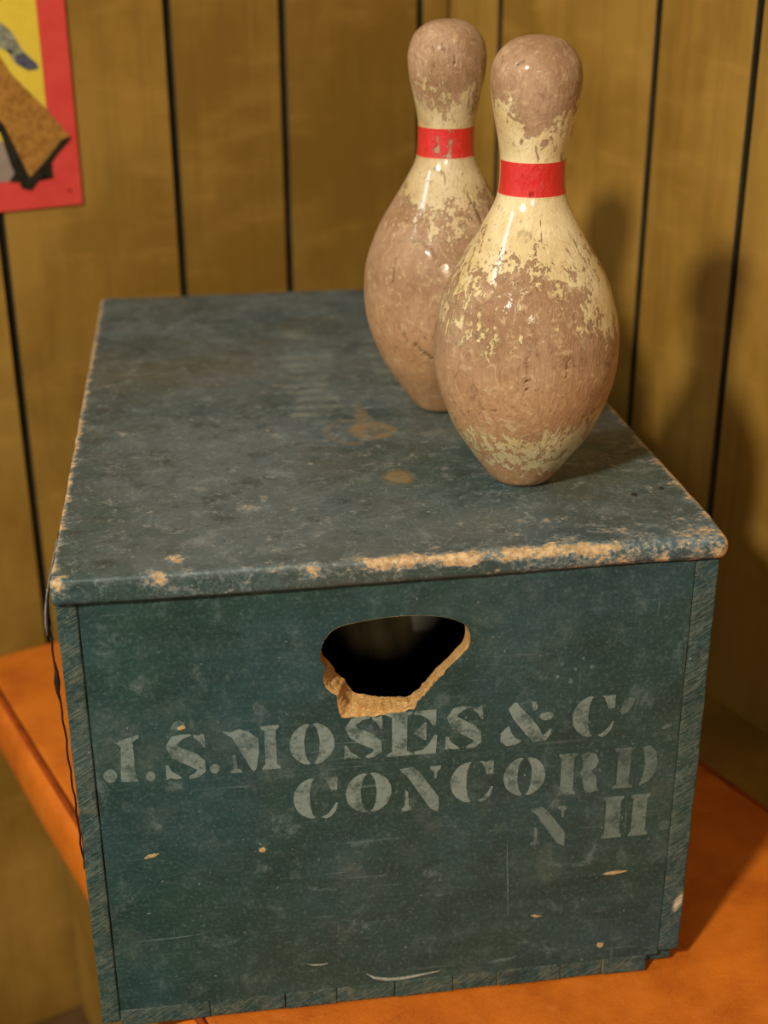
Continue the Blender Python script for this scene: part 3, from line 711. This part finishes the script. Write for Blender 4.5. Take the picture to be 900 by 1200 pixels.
def make_pin(label, base_loc, facing, rows, mat, cracks, lean):
    NS = 240; V = []; Fs = []; zz = []; uu = []
    for z, r in prof:
        for s in range(NS):
            u = -math.pi+2*math.pi*s/NS
            n = mnoise.noise(Vector((math.cos(u)*r*45, math.sin(u)*r*45, z*45+facing*9)))
            k = r + (.00035*n if r > .014 else 0)
            # local: u = 0 faces the viewer (-y), u > 0 to the right
            V.append((math.sin(u)*k, -math.cos(u)*k, z)); zz.append(z); uu.append(u)
    nr = len(prof)
    for i in range(nr-1):
        for s in range(NS):
            a = i*NS+s; b = i*NS+(s+1) % NS; Fs.append((a, b, b+NS, a+NS))
    Fs.append(tuple(range(NS))[::-1]); Fs.append(tuple((nr-1)*NS+s for s in range(NS)))
    zz = np.array(zz); uu = np.array(uu)
    bias = grid_bias(rows, zz, uu)
    cr = np.zeros(len(zz))
    wobble = np.array([.0016*mnoise.noise(Vector((u*9, z*220, facing))) + .0009*mnoise.noise(Vector((u*26, z*600, 3))) for u, z in zip(uu, zz)])
    for path, w in cracks:                                    # splits and dents: polylines of (u degrees, z)
        for (u0, z0), (u1, z1) in zip(path[:-1], path[1:]):
            rr = .045; ax, az, bx, bz = math.radians(u0)*rr, z0, math.radians(u1)*rr, z1
            dx, dz = bx-ax, bz-az; L2 = dx*dx+dz*dz+1e-12
            t = np.clip(((uu*rr-ax)*dx+(zz-az)*dz)/L2, 0, 1)
            wob = wobble; d = np.hypot(uu*rr-ax-t*dx+wob, zz-az-t*dz+wob*.6); cr = np.maximum(cr, np.exp(-(d/(w*.75))**2))
    # split the lathe into body and neck band
    def sub(rlo, rhi, name, off):
        vs = np.array(V).reshape(nr, NS, 3)[rlo:rhi+1].copy()
        if off:
            sc = 1+off/np.maximum(.001, np.hypot(vs[..., 0], vs[..., 1])); vs[..., 0] *= sc; vs[..., 1] *= sc
        vs = vs.reshape(-1, 3); n = rhi-rlo
        fs = [(i*NS+s, i*NS+(s+1) % NS, (i+1)*NS+(s+1) % NS, (i+1)*NS+s) for i in range(n) for s in range(NS)]
        me = mesh(name, vs, fs + ([tuple(range(NS))[::-1], tuple(n*NS+s for s in range(NS))] if not off else []))
        attr(me, 'bias', bias.reshape(nr, NS)[rlo:rhi+1].ravel()); attr(me, 'crack', cr.reshape(nr, NS)[rlo:rhi+1].ravel())
        return me
    pin = link('bowling_pin', sub(0, nr-1, 'bowling_pin', 0), mat)
    zl = np.array([p[0] for p in prof])
    r0 = int(np.argmin(abs(zl-BAND[0])))-1; r1 = int(np.argmin(abs(zl-BAND[1])))+1
    band = link('neck_band', sub(r0, r1, 'neck_band', .00008), mat, pin); band['label'] = 'red painted neck band'
    pin.location = base_loc; pin.rotation_euler = (0, lean, facing)
    tag(pin, label, 'bowling pin', 'worn bowling pins on the lid')
    return pin
crF = [([(-12, .1535), (-6, .1545), (0, .153)], .0011), ([(-3, .1500), (2, .1515)], .0008), ([(2, .092), (3, .079), (1, .070)], .0006), ([(27, .089), (25, .080)], .0008), ([(-30, .058), (-14, .0585)], .0005),
       ([(-30, .2385), (-26, .2400), (-18, .2415)], .0009), ([(-3, .1725), (3, .1725)], .0013), ([(52, .15), (56, .14), (60, .132)], .0006), ([(14, .1600), (14, .1500)], .0005)]
crR = [([(-35, .122), (-18, .124), (-8, .118), (-2, .104)], .0010), ([(-40, .112), (-38, .098)], .0007), ([(-20, .058), (-14, .052), (-8, .048)], .0014), ([(-8, .240), (-4, .236)], .0014), ([(-22, .238), (-21, .237)], .0010), ([(10, .2325), (11, .229)], .0010), ([(-20, .165), (-12, .164), (-2, .163), (0, .158)], .0010), ([(30, .150), (36, .142), (38, .134)], .0016)]
MP1 = mat_pin('worn_cream_pin_paint', 1.0, 0.0); MP2 = mat_pin('dirty_cream_pin_paint', 2.7, 1.0)
fx, fy = .0893, .0965
rx, ry = .0665, .2337
face = lambda x, y: math.atan2(-.6418-y, -.0996-x)+math.pi/2
make_pin('worn bowling pin standing in front on the crate lid, its red band nearly whole', (fx, fy, LZ1), face(fx, fy), FRONT, MP1, crF, 0.0)
make_pin('dirtier bowling pin with chipped red neck band, standing behind the other pin', (rx, ry, LZ1), face(rx, ry), REAR, MP2, crR, 0.0)

# ------------------------------------------------------------------ tin sign on the left wall
sign = wall_frame(empty('wall_sign', (0, 0, 0)))
tag(sign, 'red bordered yellow tin sign on the panelled wall, cut by the picture edge', 'sign')
def sgn(d): return lambda a, b, h: (a, LW-.0004-d-h, b)
def piece(name, poly, mat, d, thick=.0002):
    o = link(name, from_bm(name, plate(poly, thick, sgn(d))), M[mat], sign, smooth=False); return o
bm = bevel_box((-.270, LW-.0030, .3811), (.0432, LW-.0004, .80), .0006)
link('sign_plate', from_bm('sign_plate', bm), M['red'], sign, smooth=False)
D0 = .0026
piece('yellow_field', [(-.245, .4065), (.0186, .4065), (.0186, .775), (-.245, .775)], 'yellow', D0)
piece('grey_ground', [(-.245, .4065), (.0186, .4065), (.0186, .4200), (-.013, .4300), (-.026, .4430), (-.245, .4600)], 'greyp', D0+.0002)
piece('dark_shade', [(-.020, .4060), (-.0085, .4213), (-.0025, .4036), (.0122, .4196), (.0186, .4205), (.0186, .4060)], 'black', D0+.0003)
piece('wooden_stock', [(-.120, .640), (-.0159, .5073), (-.0082, .4937), (.0185, .4638), (.0364, .4402), (-.0025, .4036), (-.015, .4341), (-.0223, .4529), (-.140, .585)], 'stock', D0+.0005)
piece('stock_outline', [(.0364, .4402), (.037, .4379), (.0244, .4264), (-.0016, .3972), (-.0094, .3995), (-.0168, .4189), (-.023, .4469), (-.148, .585), (-.140, .590), (-.0195, .4540), (-.0120, .4350), (-.002, .4083), (.0142, .4225), (.0288, .4377)], 'black', D0+.0008)
piece('silver_fitting', [(-.080, .590), (-.0127, .5345), (-.0044, .527), (.0032, .5122), (.0145, .5007), (.0149, .497), (.0061, .4959), (-.0041, .5023), (-.0093, .5113), (-.015, .5145), (-.085, .560)], 'metalp', D0+.0003)
piece('slate_tip', [(-.0034, .5081), (.0043, .5090), (.0145, .5007), (.0149, .4967), (.0062, .4957), (-.0034, .5016)], 'bluep', D0+.0006)
piece('silver_shadow', [(-.010, .5125), (-.006, .5130), (-.004, .5105), (-.0090, .5105)], 'black', D0+.0006)
piece('print_dot', arc(.0323, .3941, .0018, .0018, 0, 345, 12), 'dotp', D0)
